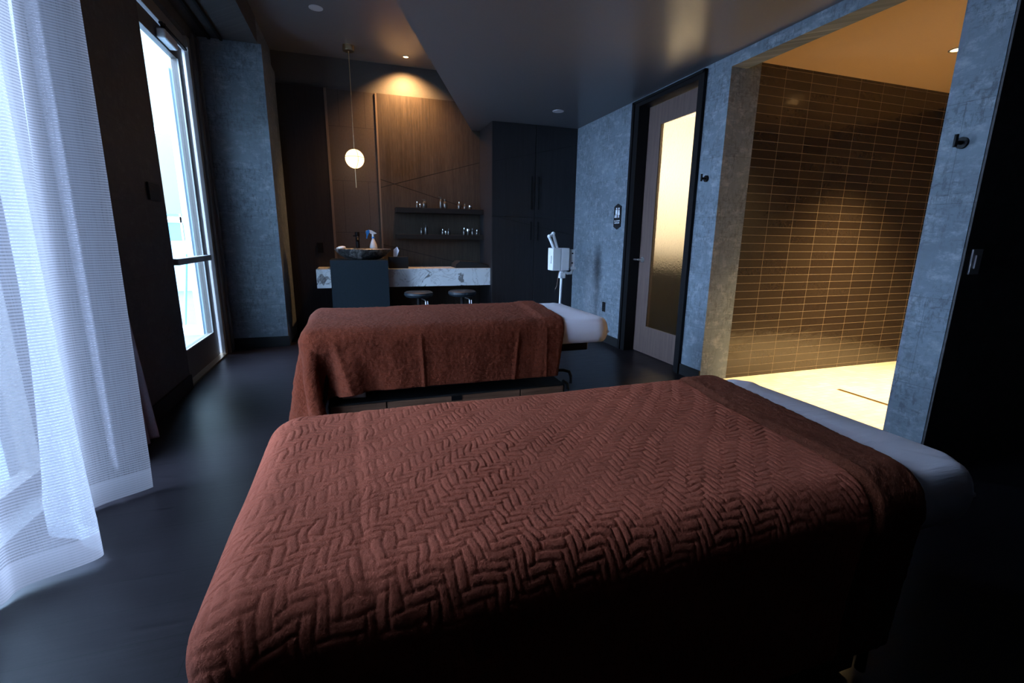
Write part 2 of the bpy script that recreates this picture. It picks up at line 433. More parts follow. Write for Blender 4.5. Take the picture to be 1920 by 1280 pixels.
# ------------------------------------------------------------------ door 1: glazed garden door
xf = -1.43
bm = B()
box(bm, xf, xf+.09, DY0, DY0+.05, 0, 2.90); box(bm, xf, xf+.09, DY1-.05, DY1, 0, 2.90); box(bm, xf, xf+.09, DY0, DY1, 2.80, 2.90)
box(bm, xf+.09, xf+.12, DY1-.09, DY1, 0, 2.90)
fr1 = struct('door_1', bm, M['alu'])
struct('trim_7', box(B(), -1.36, -1.285, DY1-.015, DY1+.05, 0, 2.95), M['mullion'])
struct('trim_7', box(B(), -1.33, -1.27, DY1+.08, DY1+.12, 0, 2.95), M['mullion'])
bm = B(); X0, X1 = -1.40, -1.355; L0, L1 = DY0+.05, 5.23; G0, G1 = 4.31, 5.06
box(bm, X0, X1, L0, G0, .02, 2.78); box(bm, X0, X1, G1, L1, .02, 2.78)
box(bm, X0, X1, G0, G1, .02, .27); box(bm, X0, X1, G0, G1, 2.65, 2.78)
leaf = obj('door_leaf', bm, M['mullion'], fr1)
obj('glass_pane', box(B(), -1.382, -1.374, G0, G1, .27, 2.65), M['glass'], fr1)
bm = B(); box(bm, -1.355, -1.30, G0-.05, 5.14, .955, 1.005); obj('push_bar', bm, M['alu'], fr1, bevel=.006)
bm = B(); box(bm, -1.355, -1.345, G1, G1+.015, .27, 2.65); box(bm, -1.355, -1.345, G0, G1, .262, .275); obj('glazing_bead', bm, M['alu'], fr1)
bm = B(); box(bm, -1.355, -1.29, 4.62, 4.90, 2.66, 2.73); obj('closer_body', bm, M['white_p'], fr1, bevel=.012)
bm = B(); box(bm, -1.32, -1.295, 4.60, 5.16, 2.75, 2.765); tube(bm, (-1.31, 4.66, 2.72), (-1.31, 4.66, 2.77), .018); obj('closer_arm', bm, M['black'], fr1)
struct('trim_8', box(B(), -1.48, -1.30, DY0+.05, DY1-.05, 0, .016), M['brass'])

# ------------------------------------------------------------------ outside the garden door
EXT = simple('white_render', (.80, .85, .84), .7, amt=.03)
BLU = simple('blue_glazed_facade', (.16, .36, .55), .3, amt=.2)
SCR = simple('grey_insect_screen', (.36, .45, .52), .7, amt=.1)
struct('wall_left', box(B(), -2.7, -1.605, 3.72, 3.86, -.03, 3.1), EXT)  # unseen terrace divider, added to block sun through the door onto the pier
struct('floor', box(B(), -9, -1.60, -3, 18, -.15, -.03), simple('terrace_paving', (.12, .14, .15), .7))
bd = thing('office_building', 'distant blue glass building seen through the glazed garden door', 'building', (-6.4, 21.5, -8))
obj('facade', box(B(), -12, -5.0, 20, 24, -8, 1.9), BLU, bd)
bm = B()
for k in range(8): box(bm, -12.02, -4.98, 19.97, 20.0, -7.5+k*1.3, -7.3+k*1.3)
for k in range(14): box(bm, -11.9+k*.5, -11.84+k*.5, 19.97, 20.0, -8, 1.9)
obj('spandrel', bm, EXT, bd)
tp = thing('terrace_screen', 'white framed insect screen on the terrace beyond the glazed garden door', 'screen', (-1.9, 6.6, -.03))
bm = B(); box(bm, -1.92, -1.86, 6.60, 6.66, -.03, 3.0); box(bm, -1.70, -1.66, 6.60, 6.66, -.03, 3.0); box(bm, -2.4, -1.921, 6.61, 6.64, 2.30, 2.38); box(bm, -2.4, -1.921, 6.61, 6.64, -.03, .06)
obj('frame', bm, EXT, tp)
obj('mesh_panel', box(B(), -1.86, -1.70, 6.625, 6.63, -.03, 3.0), SCR, tp)
bm = B(); box(bm, -7.5, -3.1, 12.0, 12.2, -.03, 1.05); tag(obj('parapet', bm, SCR), 'low terrace parapet beyond the glazed garden door', 'parapet')
st = thing('patio_umbrella', 'closed patio stand with pale green pole outside the lower door glass', 'umbrella', (-2.05, 6.9, -.03))
obj('pole', tube(B(), (-2.15, 6.9, -.03), (-2.02, 6.9, .95), .016), simple('pale_green_metal', (.25, .55, .42), .4), st)
obj('base', lathe(B(), (-2.15, 6.9, -.03), [(.2, 0), (.2, .05), (.05, .08)]), EXT, st)

# ------------------------------------------------------------------ door 2: restroom door
bm = B()
J0, J1 = 3.48, 4.335
for y0, y1 in ((3.40, J0), (J1, 4.45)):
    box(bm, 2.742, 2.90, y0, y1, 0, 2.535)
box(bm, 2.742, 2.90, J0, J1, 2.478, 2.535)
d2 = struct('door_2', bm, M['black'])
bm = B()
box(bm, 2.730, 2.742, 4.41, 4.45, 0, 2.535); box(bm, 2.730, 2.742, 3.40, 3.42, 0, 2.535); box(bm, 2.730, 2.742, 3.40, 4.45, 2.512, 2.535)
obj('casing_bead', bm, M['black'], d2)
bm = B(); H0, H1 = 3.585, 4.135
box(bm, 2.862, 2.905, J0, H0, .008, 2.474); box(bm, 2.862, 2.905, H1, J1-.003, .008, 2.474)
box(bm, 2.862, 2.905, H0, H1, .008, .29); box(bm, 2.862, 2.905, H0, H1, 2.292, 2.474)
obj('door_leaf', bm, M['wood_door'], d2)
obj('frosted_glass', box(B(), 2.88, 2.888, H0, H1, .29, 2.292), M['frost'], d2)
bm = B()
box(bm, 2.858, 2.866, H1-.012, H1, .29, 2.292); box(bm, 2.858, 2.866, H0, H1, .29, .302); box(bm, 2.858, 2.866, H0, H1, 2.28, 2.292)
obj('glazing_bead', bm, M['wood_door'], d2)
bm = B(); tube(bm, (2.862, 4.265, .99), (2.852, 4.265, .99), .028, seg=24); tube(bm, (2.852, 4.265, .99), (2.80, 4.265, .99), .010)
path(bm, [(2.80, 4.265, .99), (2.797, 4.28, .99), (2.797, 4.33, .99), (2.799, 4.375, .988), (2.806, 4.39, .985)], .0085)
obj('door_handle', bm, M['chrome'], d2, smooth=True)

# ------------------------------------------------------------------ small wall fittings
def sgn(u, v, w): return (XR-w, 4.65-u, 1.438+v)
sg = thing('restroom_sign', 'black hexagonal restroom sign with white figures on the grey wall', 'sign', (XR, 4.65, 1.438))
hw, hh = .072, .137
obj('plate', prism(B(), [(-hw, -hh+.03), (0, -hh), (hw, -hh+.03), (hw, hh-.03), (0, hh), (-hw, hh-.03)], sgn, .008), M['blackm'], sg, bevel=.002)
SW = simple('white_sign_ink', (.85, .87, .9), .5, amt=.02)
def fig(cx, dress):
    bm = B(); f = lambda u, v, w: sgn(u, v, .008+w)
    prism(bm, [(cx+.0095*math.cos(a*PI/6), .085+.0095*math.sin(a*PI/6)) for a in range(12)], f, .0015)
    if dress: prism(bm, [(cx-.008, .072), (cx+.008, .072), (cx+.02, .018), (cx+.008, .018), (cx+.007, -.012), (cx-.007, -.012), (cx-.008, .018), (cx-.02, .018)], f, .0015)
    else: prism(bm, [(cx-.016, .072), (cx+.016, .072), (cx+.016, .03), (cx+.009, .03), (cx+.008, -.012), (cx-.008, -.012), (cx-.009, .03), (cx-.016, .03)], f, .0015)
    return bm
obj('figure', fig(-.022, False), SW, sg); obj('figure', fig(.03, True), SW, sg)
bm = B(); f = lambda u, v, w: sgn(u, v, .008+w)
prism(bm, [(.0025, -.014), (.0055, -.014), (.0055, .094), (.0025, .094)], f, .0015); obj('divider', bm, SW, sg)
bm = B(); prism(bm, [(-.048+.008*math.cos(a*PI/6), -.004+.008*math.sin(a*PI/6)) for a in range(12)], f, .0015)
prism(bm, [(-.052, .0), (-.049, .022), (-.045, .022), (-.046, .006), (-.038, .004), (-.038, .0)], f, .0015); obj('wheelchair_mark', bm, SW, sg)
for txt, dz in (('ALL GENDER', -.052), ('RESTROOM', -.074)):
    cu = bpy.data.curves.new('lettering', 'FONT'); cu.body = txt; cu.size = .0195; cu.align_x = 'CENTER'; cu.extrude = .0006
    cu.materials.append(SW); o = bpy.data.objects.new('lettering', cu); COL.objects.link(o)
    bpy.context.view_layer.update(); tm = bpy.data.meshes.new_from_object(o); bpy.data.objects.remove(o); o = link('lettering', tm, None, sg)
    o.matrix_local = Matrix(((0, 0, -1, -.0088), (-1, 0, 0, 0), (0, 1, 0, dz), (0, 0, 0, 1)))

def hook(loc, label):
    h = thing('wall_hook', label, 'hook', loc, None)
    x, y, z = loc
    obj('mounting_disc', tube(B(), (x, y, z), (x-.012, y, z), .026, seg=24), M['black'], h, smooth=True)
    bm = B(); tube(bm, (x-.012, y, z), (x-.05, y, z), .009); tube(bm, (x-.052, y, z-.022), (x-.052, y, z+.034), .0085); obj('peg', bm, M['black'], h, smooth=True)
hook((XR, 3.295, 1.686), 'small black robe hook on the wall strip between door and shower')
hook((XR, 1.563, 1.657), 'small black robe hook on the grey pier right of the shower')

sw = thing('light_switch', 'bronze rocker light switch on the dark wall at the right', 'switch', (2.842, 1.46, 1.106))
obj('cover_plate', box(B(), 2.806, 2.878, 1.452, 1.46, 1.046, 1.166), simple('satin_nickel_plate', (.5, .46, .46), .35, .7), sw, bevel=.002)
obj('rocker', box(B(), 2.826, 2.858, 1.446, 1.453, 1.074, 1.138), simple('satin_nickel_rocker', (.42, .39, .40), .3, .6), sw, bevel=.002)
ol = thing('wall_outlet', 'dark wall outlet low on the grey wall by the restroom door', 'outlet', (XR, 4.845, .412))
obj('cover_plate', box(B(), XR-.006, XR, 4.81, 4.88, .355, .47), M['blackm'], ol, bevel=.002)
bm = B(); box(bm, XR-.009, XR-.005, 4.83, 4.86, .42, .45); box(bm, XR-.009, XR-.005, 4.83, 4.86, .375, .405); obj('socket', bm, M['black'], ol)
kp = thing('wall_keypad', 'dark wall control plate on the left wall before the garden door', 'switch', (XL, 3.93, 1.475))
obj('cover_plate', box(B(), XL, XL+.015, 3.84, 4.03, 1.415, 1.53), M['black'], kp, bevel=.003)
obj('display', box(B(), XL+.015, XL+.018, 3.87, 3.93, 1.47, 1.51), simple('dim_display', (.10, .09, .09), .2), kp)
o2 = thing('wall_outlet', 'black outlet on the dark panelling left of the stone sink stand', 'outlet', (-.42, YB-.02, 1.05))
obj('cover_plate', box(B(), -.45, -.38, YB-.027, YB-.02, .99, 1.11), M['black'], o2, bevel=.002)

# ------------------------------------------------------------------ curtain tracks, sheer curtain, drape
for X, z, lab in ((-1.09, 2.985, 'black ceiling curtain track nearer the room for the sheer curtain'), (-1.19, 2.985, 'black ceiling curtain track nearer the window wall')):
    bm = B(); box(bm, X-.011, X+.011, .6, 5.50, z-.012, z+.0151); tag(obj('curtain_track', bm, M['black']), lab, 'curtain track')

def curtain(name, mat, pts_fn, y0, y1, z0, z1, n, nz, thick=0):
    """pts_fn(s, h) -> (x, y, zoff) with s 0..1 along the curtain, h 0 (hem) .. 1 (top)"""
    S = np.linspace(0, 1, n); H = np.linspace(0, 1, nz)**1.4
    vs = []
    for h in H:
        for s in S:
            x, y, dz = pts_fn(s, h); vs.append((x, y, z0+dz*(1-h)+(z1-z0)*h))
    vs = np.array(vs); fs = []
    for j in range(nz-1):
        for i in range(n-1):
            a = j*n+i; fs.append((a, a+1, a+n+1, a+n))
    me = bpy.data.meshes.new(name); me.from_pydata(vs.tolist(), [], fs)
    uvl = me.uv_layers.new(name='UVMap'); L = len(S)
    lv = np.zeros(len(me.loops), dtype=np.int32); me.loops.foreach_get('vertex_index', lv)
    u = (lv % n)/(n-1)*4.0; v = vs[lv, 2]
    uvl.data.foreach_set('uv', np.stack([u, v], 1).astype(np.float32).ravel())
    me.update(); return me
def sheer_fn(s, h):
    yb = .92 + 1.50*s
    y = yb + .20*h*s**3 + .02*math.sin(14*s)*(1-h)
    q = 2*PI*(yb-1.93)/.53; top = 2*PI*(yb-2.43)/.24
    k = max(0, min(1, (h-.05)/.95))**.8
    lo = .125*math.cos(q+.25*math.sin(q)) + .022*math.cos(3.1*q+1)
    lo *= max(0, min(1, (yb-1.55)/.25))
    hi = .060*math.cos(top+.6*math.sin(q)) + .03*math.cos(q)
    x = -1.105 + lo*(1-k)+hi*k + .008*math.sin(47*yb+3*h) + .02*k
    y += .03*math.sin(q)*(1-h)
    return x, y, .012+.010*math.cos(q)
me = curtain('sheer_curtain', None, sheer_fn, 0, 0, .0, 2.972, 420, 70)
tag(link('sheer_curtain', me, M['sheer'], None, True), 'white sheer ribbed curtain hanging in folds over the left window', 'curtain')
def drape_fn(s, h):
    w = .10+.32*(1-min(1, h*1.6))**1.0
    y = 2.66 + w*s + .06*h
    x = -1.225 + .022*math.sin(s*9*2*PI*.45+1) + .008*math.sin(s*40) + .035*(1-h)*s
    return x, y, .02
me = curtain('drape_curtain', None, drape_fn, 0, 0, .0, 2.972, 90, 40)
o = link('drape_curtain', me, M['drape'], None, True)
sm = o.modifiers.new('thickness', 'SOLIDIFY'); sm.thickness = .004
tag(o, 'dark grey drape gathered behind the right edge of the sheer curtain', 'curtain')

# ------------------------------------------------------------------ cloth simulation for the blankets
def sdf_grad(p, c, b, r):
    q = np.abs(p-c)-(b-r); qm = np.maximum(q, 0); L = np.linalg.norm(qm, axis=1)
    inside = np.minimum(q.max(1), 0); d = L+inside-r
    g = qm/np.maximum(L, 1e-9)[:, None]
    ins = L < 1e-9
    if ins.any():
        k = q[ins].argmax(1); gi = np.zeros((ins.sum(), 3)); gi[np.arange(len(k)), k] = 1; g[ins] = gi
    return d, g*np.sign(p-c)

def drape(x0, x1, y0, y1, ztop, xh, skew, over_f, over_s, seed, steps=230, dx=.026, over_back=None):
    """cloth laid over the slab x0..x1, y0..y1 and let fall over foot (x0) and both sides"""
    rng = np.random.RandomState(seed)
    ob = over_s if over_back is None else over_back
    nx = int(round((xh-(x0-over_f))/dx))+1; ny = int(round((y1-y0+over_s+ob)/dx))+1
    gx = np.linspace(x0-over_f, xh, nx); gy = np.linspace(y0-over_s, y1+ob, ny)
    P = np.zeros((nx, ny, 3)); P[..., 0] = gx[:, None]; P[..., 1] = gy[None, :]; P[..., 2] = ztop+.004
    P[..., 0] += skew*(P[..., 1]-(y0+y1)/2)*np.clip((P[..., 0]-x0)/(xh-x0), -.2, 1)
    rest0 = P.copy()
    P[..., 2] += rng.rand(nx, ny)*.004
    c = np.array([(x0+x1)/2, (y0+y1)/2, ztop-.085]); b = np.array([(x1-x0)/2, (y1-y0)/2, .085])
    c2 = np.array([(x0+x1)/2, (y0+y1)/2, ztop-.3]); b2 = b+np.array([-.09, -.09, .16])
    # constraint sets (slices a, b) in independent batches
    sets = []
    def add(di, dj, st):
        for par in (0, 1):
            ni, nj = nx-abs(di), ny-abs(dj)
            I, J = np.meshgrid(np.arange(ni), np.arange(nj), indexing='ij')
            if dj < 0: J = J-dj
            m = (((I//max(1, abs(di))) % 2) == par) if di else (((J//max(1, abs(dj))) % 2) == par)
            A = (I*ny+J)[m]; Bq = ((I+di)*ny+J+dj)[m]
            r = np.linalg.norm(rest0.reshape(-1, 3)[A]-rest0.reshape(-1, 3)[Bq], axis=1)
            sets.append((A, Bq, r, st))
    add(1, 0, 1); add(0, 1, 1); add(1, 1, .45); add(1, -1, .45); add(2, 0, .18); add(0, 2, .18); add(4, 0, .05); add(0, 4, .05)
    X = P.reshape(-1, 3).copy(); V = np.zeros_like(X); dt = 1/60
    fs = .004
    for s in range(steps):
        V[:, 2] -= 9.8*dt; V *= .985
        Xn = X+V*dt
        for it in range(14):
            for A, Bq, r, st in sets:
                d = Xn[Bq]-Xn[A]; L = np.linalg.norm(d, axis=1)+1e-9
                cr = (d*((L-r)/L*.5*st)[:, None]); Xn[A] += cr; Xn[Bq] -= cr
            if it % 3 == 2 or it == 13:
                for cc, bb, rr in ((c, b, .08), (c2, b2, .05)):
                    dd, g = sdf_grad(Xn, cc, bb, rr); m = dd < fs
                    if m.any():
                        Xn[m] += g[m]*(fs-dd[m])[:, None]
                        t = Xn[m]-X[m]; up = g[m][:, 2:3] > .6
                        tan = t-g[m]*(t*g[m]).sum(1)[:, None]
                        Xn[m] -= tan*np.where(up, .75, .18)
                Xn[:, 2] = np.maximum(Xn[:, 2], .012)
        V = (Xn-X)/dt; V = np.clip(V, -3, 3); X = Xn
    return X.reshape(nx, ny, 3), rest0

def up1(A, k):
    """Catmull-Rom upsampling along axis 0"""
    n = A.shape[0]; Ap = np.concatenate([2*A[:1]-A[1:2], A, 2*A[-1:]-A[-2:-1]], 0)
    t = np.arange((n-1)*k+1)/k; i = np.minimum(t.astype(int), n-2); f = (t-i).reshape(-1, *([1]*(A.ndim-1)))
    p0, p1, p2, p3 = Ap[i], Ap[i+1], Ap[i+2], Ap[i+3]
    return .5*(2*p1+(p2-p0)*f+(2*p0-5*p1+4*p2-p3)*f**2+(3*p1-p0-3*p2+p3)*f**3)
def ups(A, k): return up1(up1(A, k).swapaxes(0, 1), k).swapaxes(0, 1)

def vnoise(x, y, seed):
    rs = np.random.RandomState(seed); T = rs.rand(64, 64)
    xi = np.floor(x).astype(int); yi = np.floor(y).astype(int); fx = x-xi; fy = y-yi
    fx = fx*fx*(3-2*fx); fy = fy*fy*(3-2*fy); g = lambda i, j: T[i % 64, j % 64]
    return (g(xi, yi)*(1-fx)+g(xi+1, yi)*fx)*(1-fy)+(g(xi, yi+1)*(1-fx)+g(xi+1, yi+1)*fx)*fy

def herring(u, v, w=.0172, L=3):
    wx = (vnoise(u*26, v*26, 1)-.5)*.013+(vnoise(u*5, v*5, 5)-.5)*.03; wy = (vnoise(u*26+7, v*26, 2)-.5)*.013+(vnoise(u*5, v*5+9, 6)-.5)*.03
    x = (u+wx)/w; y = (v+wy)/w; xi = np.floor(x); yi = np.floor(y); fx = x-xi; fy = y-yi
    k = np.mod(xi-yi, 2*L); hz = k < L
    a = np.where(hz, k+fx, (2*L-1-k)+fy); c = np.where(hz, fy, fx)
    da = np.minimum(a, L-a); dc = np.minimum(c, 1-c)
    e = np.minimum(da, dc)
    return 1-(1-np.clip(e/.25, 0, 1))**2.2

def cloth_mesh(name, G, R, fine=None, band=None, hem=True, extra=None):
    """G grid (nx, ny, 3), R rest grid; writes mesh with UV in metres, two material slots when band is given"""
    nx, ny = G.shape[:2]
    tx = np.gradient(G, axis=0); ty = np.gradient(G, axis=1); N = np.cross(tx, ty); N /= np.linalg.norm(N, axis=2)[..., None]+1e-12
    if N[nx//2, ny//2, 2] < 0: N = -N
    H = np.zeros((nx, ny)); u, v = R[..., 0], R[..., 1]
    if fine is not None: H += fine(u, v)
    if extra is not None: H += extra(u, v)
    G = G+N*H[..., None]
    idx = np.arange(nx*ny).reshape(nx, ny)
    F = np.stack([idx[:-1, :-1], idx[1:, :-1], idx[1:, 1:], idx[:-1, 1:]], -1).reshape(-1, 4)
    me = bpy.data.meshes.new(name); me.vertices.add(nx*ny); me.vertices.foreach_set('co', G.reshape(-1).astype(np.float32))
    me.loops.add(F.size); me.loops.foreach_set('vertex_index', F.reshape(-1).astype(np.int32))
    me.polygons.add(len(F)); me.polygons.foreach_set('loop_start', np.arange(0, F.size, 4, dtype=np.int32))
    me.polygons.foreach_set('use_smooth', np.ones(len(F), bool))
    me.update(calc_edges=True)
    uvl = me.uv_layers.new(name='UVMap'); UV = np.stack([u.reshape(-1), v.reshape(-1)], 1)[F.reshape(-1)]
    uvl.data.foreach_set('uv', UV.reshape(-1).astype(np.float32))
    if band is not None:
        bi = band(u, v)[:-1, :-1].reshape(-1).astype(np.int32)
        me.materials.append(None); me.materials.append(None)
        me.polygons.foreach_set('material_index', bi)
    me.validate(); return me

# ------------------------------------------------------------------ massage tables
def slab(x0, x1, y0, y1, z0, z1, rc, re, n=20, m=10, head=None):
    """mattress: rounded plan corners rc, bulging rolled edge re"""
    bm = B(); rings = []
    cx, cy = (x0+x1)/2, (y0+y1)/2; zc = (z0+z1)/2; hz = (z1-z0)/2
    def outline(inset):
        pts = []; X0, X1, Y0, Y1 = x0+inset, x1-inset, y0+inset, y1-inset; r = max(rc-inset, .01)
        for (ax, ay, a0) in ((X1-r, Y1-r, 0), (X0+r, Y1-r, PI/2), (X0+r, Y0+r, PI), (X1-r, Y0+r, 3*PI/2)):
            for i in range(n+1):
                a = a0+PI/2*i/n; pts.append((ax+r*math.cos(a), ay+r*math.sin(a)))
        return pts
    prof = []
    for i in range(m+1):
        a = -PI/2+PI*i/m; prof.append((re*(1-math.cos(a)), zc+hz*math.sin(a)))
    prof = [(re+.15, z0)]+prof+[(re+.12, z1)]
    for ins, z in prof: rings.append([bm.verts.new((px, py, z)) for px, py in outline(ins)])
    for a, b in zip(rings, rings[1:]):
        k = len(a)
        for i in range(k): bm.faces.new((a[i], a[(i+1) % k], b[(i+1) % k], b[i]))
    bm.faces.new(rings[0][::-1]); bm.faces.new(rings[-1])
    return bm

def table(x0, x1, y0, y1, zt, label, slabel):
    t = thing('massage_table', label, 'massage table', ((x0+x1)/2, (y0+y1)/2, 0), 'massage tables under rust blankets')
    bx0, bx1, by0, by1 = x0+.10, x1-.32, y0+.05, y1-.05
    bm = B(); box(bm, bx0+.02, bx1-.02, by0+.012, by1-.012, .02, .195); obj('base_cabinet', bm, M['blackm'], t, bevel=.004)
    bm = B(); box(bm, bx0+.25, bx1-.25, by0+.2, by1-.2, .19, zt-.20); obj('lift_column', bm, M['black'], t)
    obj('power_unit', box(B(), bx0+.10, bx0+.24, by0+.10, by0+.19, .196, .33), M['alu'], t, bevel=.004)
    bm = B()
    box(bm, bx0-.01, bx1+.16, by0+.03, by1-.03, zt-.235, zt-.165); obj('deck', bm, M['black'], t, bevel=.01)
    L = bx1-bx0-.06; xs = [bx0+.03, bx0+.03+L*.215, bx0+.03+L*.79, bx0+.03+L]
    for s, yy in ((-1, by0), (1, by1)):
        for a, b in zip(xs, xs[1:]):
            y_in, y_out = (yy+.012, yy) if s < 0 else (yy-.012, yy)
            d = obj('drawer', box(B(), a+.004, b-.004, min(y_in, y_out), max(y_in, y_out), .035, .185), M['wood_drawer'], t, bevel=.002)
            if b-a > .6:
                m_ = (a+b)/2; obj('drawer_pull', box(B(), m_-.035, m_+.035, yy-.004 if s < 0 else yy-.002, yy+.002 if s < 0 else yy+.004, .155, .187), M['black'], d)
        pts = [(bx0, yy, .02), (bx0-.005, yy, .10), (bx0-.004, yy, .20), (bx0+.012, yy, .26), (bx0+.03, yy, zt-.24)]
        obj('leg', path(B(), pts, .013), M['black'], t, smooth=True)
        pts = [(bx1, yy, .02), (bx1+.0, yy, .16), (bx1-.01, yy, .20), (bx1-.04, yy, .22)]
        obj('leg', path(B(), pts, .013), M['black'], t, smooth=True)
        pts = [(bx1-.14, yy, .305), (bx1-.04, yy, .30), (bx1+.005, yy, .285), (bx1+.02, yy, .25), (bx1+.02, yy, .20)]
        obj('leg', path(B(), pts, .011), M['black'], t, smooth=True)
    bm = B(); path(bm, [(bx0+.1, by0+.10, .03), (bx0-.16, by0+.10, .03), (bx0-.19, by0+.06, .035), (bx0-.20, by0+.02, .04)], .010)
    obj('foot_pedal', bm, M['chrome'], t, smooth=True)
    bm = slab(x0+.03, x1-.06, y0+.03, y1-.03, zt-.165, zt-.045, .10, .04); obj('mattress', bm, M['vinyl'], t, smooth=True)
    bm2 = slab(x0, x1, y0, y1, zt-.172, zt, .13, .052, 16, 14)
    # soft random creases at the head end and a small gathered knot
    for v in bm2.verts:
        k = max(0, (v.co.x-(x1-.5))/.5)
        ang = math.atan2(v.co.y-(y0+y1)/2, (v.co.x-x1+.4))
        v.co.z += -.014*max(0, (v.co.x-(x1-.22))/.22)**2 + .003*k*math.sin(ang*17)+.002*k*math.sin(ang*41+1)
    me = bpy.data.meshes.new('fitted_sheet'); bmesh.ops.recalc_face_normals(bm2, faces=bm2.faces)
    root = thing('fitted_sheet', slabel, 'sheet', ((x0+x1)/2, (y0+y1)/2, zt-.17), 'white sheets on the massage tables')
    bmesh.ops.translate(bm2, verts=bm2.verts, vec=-ORG[root]); bm2.to_mesh(me); bm2.free()
    o = link('sheet_cover', me, M['sheet'], root, True)
    k = B(); lathe(k, (0, 0, 0), [(.028, -.012), (.02, .004), (.010, .013), (.012, .020), (.005, .030)], 14,
                   Matrix.Translation((x1-.048, y0+.052, zt-.10)) @ Matrix.Rotation(-PI/4, 4, 'Z') @ Matrix.Rotation(PI/2, 4, 'Y'))
    obj('tie_knot', k, M['sheet'], root, smooth=True)
    return t

NX0, NX1, NY0, NY1, NZ = -.27, 1.60, .66, 1.55, .62
FX0, FX1, FY0, FY1, FZ = -.33, 1.685, 2.79, 3.69, .66
table(NX0, NX1, NY0, NY1, NZ, 'massage table in the foreground, under the quilted rust blanket', 'white fitted sheet showing at the head of the foreground massage table')
table(FX0, FX1, FY0, FY1, FZ, 'massage table farther back, with wooden drawers in its low black base', 'white fitted sheet at the head of the farther massage table')

BXN = 1.355
G, R = drape(NX0, NX1, NY0, NY1, NZ+.002, BXN, .15, .42, .36, 3)
K = 10; G5 = ups(G, K); R5 = ups(R, K)
hedge = lambda v: BXN+.15*(v-(NY0+NY1)/2)
def bandf(u, v): return u > hedge(v)-.185+.012*np.sin(v*9)
def finef(u, v):
    q = np.clip((hedge(v)-.185+.012*np.sin(v*9)-u)/.004, 0, 1)
    amp = .0038*(.4+.9*vnoise(u*7, v*7, 9))
    fuzz = (vnoise(u*160, v*160, 3)-.5)*.0022+(vnoise(u*60, v*60, 4)-.5)*.003
    crease = -.0018*np.exp(-((u-.02-.02*np.sin(v*4))/.012)**2)+.0015*np.exp(-((u-.045-.02*np.sin(v*4))/.02)**2)
    wr = (vnoise(u*5, v*5, 11)-.5)*.008
    return herring(u, v)*amp*q + (1-q)*(fuzz) + (crease*q+wr)*np.clip((u-NX0)*4, .2, 1)*np.clip((NX1-u), 0, 1)
def extraf(u, v):
    d = u-(hedge(v)-.185+.012*np.sin(v*9))
    lip = .011*np.clip(d/.03, 0, 1)*(.9+.35*vnoise(v*9, u*3, 8))
    end = np.clip((hedge(v)-u)/.02, 0, 1); return lip*np.sqrt(np.clip(end, .05, 1)) + .012
me = cloth_mesh('quilted_blanket', G5, R5, finef, bandf, extra=extraf)
o = bpy.data.objects.new('quilted_blanket', me); COL.objects.link(o)
me.materials[0] = M['quilt']; me.materials[1] = M['fleece']
tag(o, 'rust quilted blanket with a turned back fleece edge on the foreground massage table', 'blanket')
md = o.modifiers.new('thickness', 'SOLIDIFY'); md.thickness = .005; md.offset = -1

BXF = 1.36
G, R = drape(FX0, FX1, FY0, FY1, FZ+.002, BXF, .13, .50, .315, 8)
G3 = ups(G, 5); R3 = ups(R, 5)
hedf = lambda v: BXF+.13*(v-(FY0+FY1)/2)
def fine2(u, v):
    k = np.clip((FY0-v+.02)/.05, 0, 1)
    cr = sum(a*np.exp(-((u-c-s_*(FY0-v))/w)**2) for c, s_, w, a in ((.36, .02, .012, .010), (.40, .02, .06, -.002), (.98, -.10, .012, .009), (1.17, .0, .008, .006), (-.12, .15, .02, .010), (.18, .2, .05, .008), (.70, -.1, .06, .006)))
    return k*cr + (vnoise(u*90, v*90, 13)-.5)*.0045+(vnoise(u*38, v*38, 15)-.5)*.003 + (vnoise(u*6, v*6, 14)-.5)*.010
def extra2(u, v):
    d = u-(hedf(v)-.19); return .010 + .012*np.clip(d/.05, 0, 1)*np.sqrt(np.clip((hedf(v)-u)/.02, .05, 1))
me = cloth_mesh('terry_blanket', G3, R3, fine2, None, extra=extra2)
o = link('terry_blanket', me, M['terry']); ORG[o] = Vector((0, 0, 0))
tag(o, 'plain rust terry blanket draped over the farther massage table', 'blanket')
md = o.modifiers.new('thickness', 'SOLIDIFY'); md.thickness = .005; md.offset = -1

# ------------------------------------------------------------------ sink stand, counter and what stands there
bm = B(); prism(bm, [(-.445, 5.80), (-.2845, 5.80), (-.2845, 6.20), (.3515, 6.20), (.3515, 5.80), (1.628, 5.80), (1.628, YB-.04), (-.445, YB-.04)], lambda u, v, w: (u, v, .60+w), .215)
tag(obj('marble_counter', bm, M['marble'], bevel=.003), 'floating white marble counter with grey veins along the back wall', 'counter')
tag(obj('sink_stand', box(B(), -.283, .350, 5.65, 6.198, 0, .925), M['slate']), 'dark slate block under the stone basin, standing in front of the marble', 'sink stand')
bs = thing('vessel_sink', 'oval dark river stone basin on top of the slate block', 'sink', (.08, 5.90, .926))
bm = B(); lathe(bm, (.08, 5.90, .926), [(.16, .0), (.20, .012), (.26, .045), (.305, .09), (.322, .118), (.312, .124), (.30, .115), (.25, .06), (.15, .03), (.02, .025)], 48, sy=.62)
for v in bm.verts:
    a = math.atan2(v.co.y-5.9, v.co.x-.08); k = 1+.03*math.sin(3*a)+.02*math.sin(7*a+1)
    v.co.x = .08+(v.co.x-.08)*k; v.co.y = 5.9+(v.co.y-5.9)*k
obj('basin', bm, M['bowl'], bs, smooth=True)
fa = thing('faucet', 'dark bronze faucet behind the stone basin', 'faucet', (.03, 6.16, .926))
bm = B(); tube(bm, (.03, 6.16, .926), (.03, 6.16, 1.20), .026, .024); obj('body', bm, M['black'], fa, smooth=True)
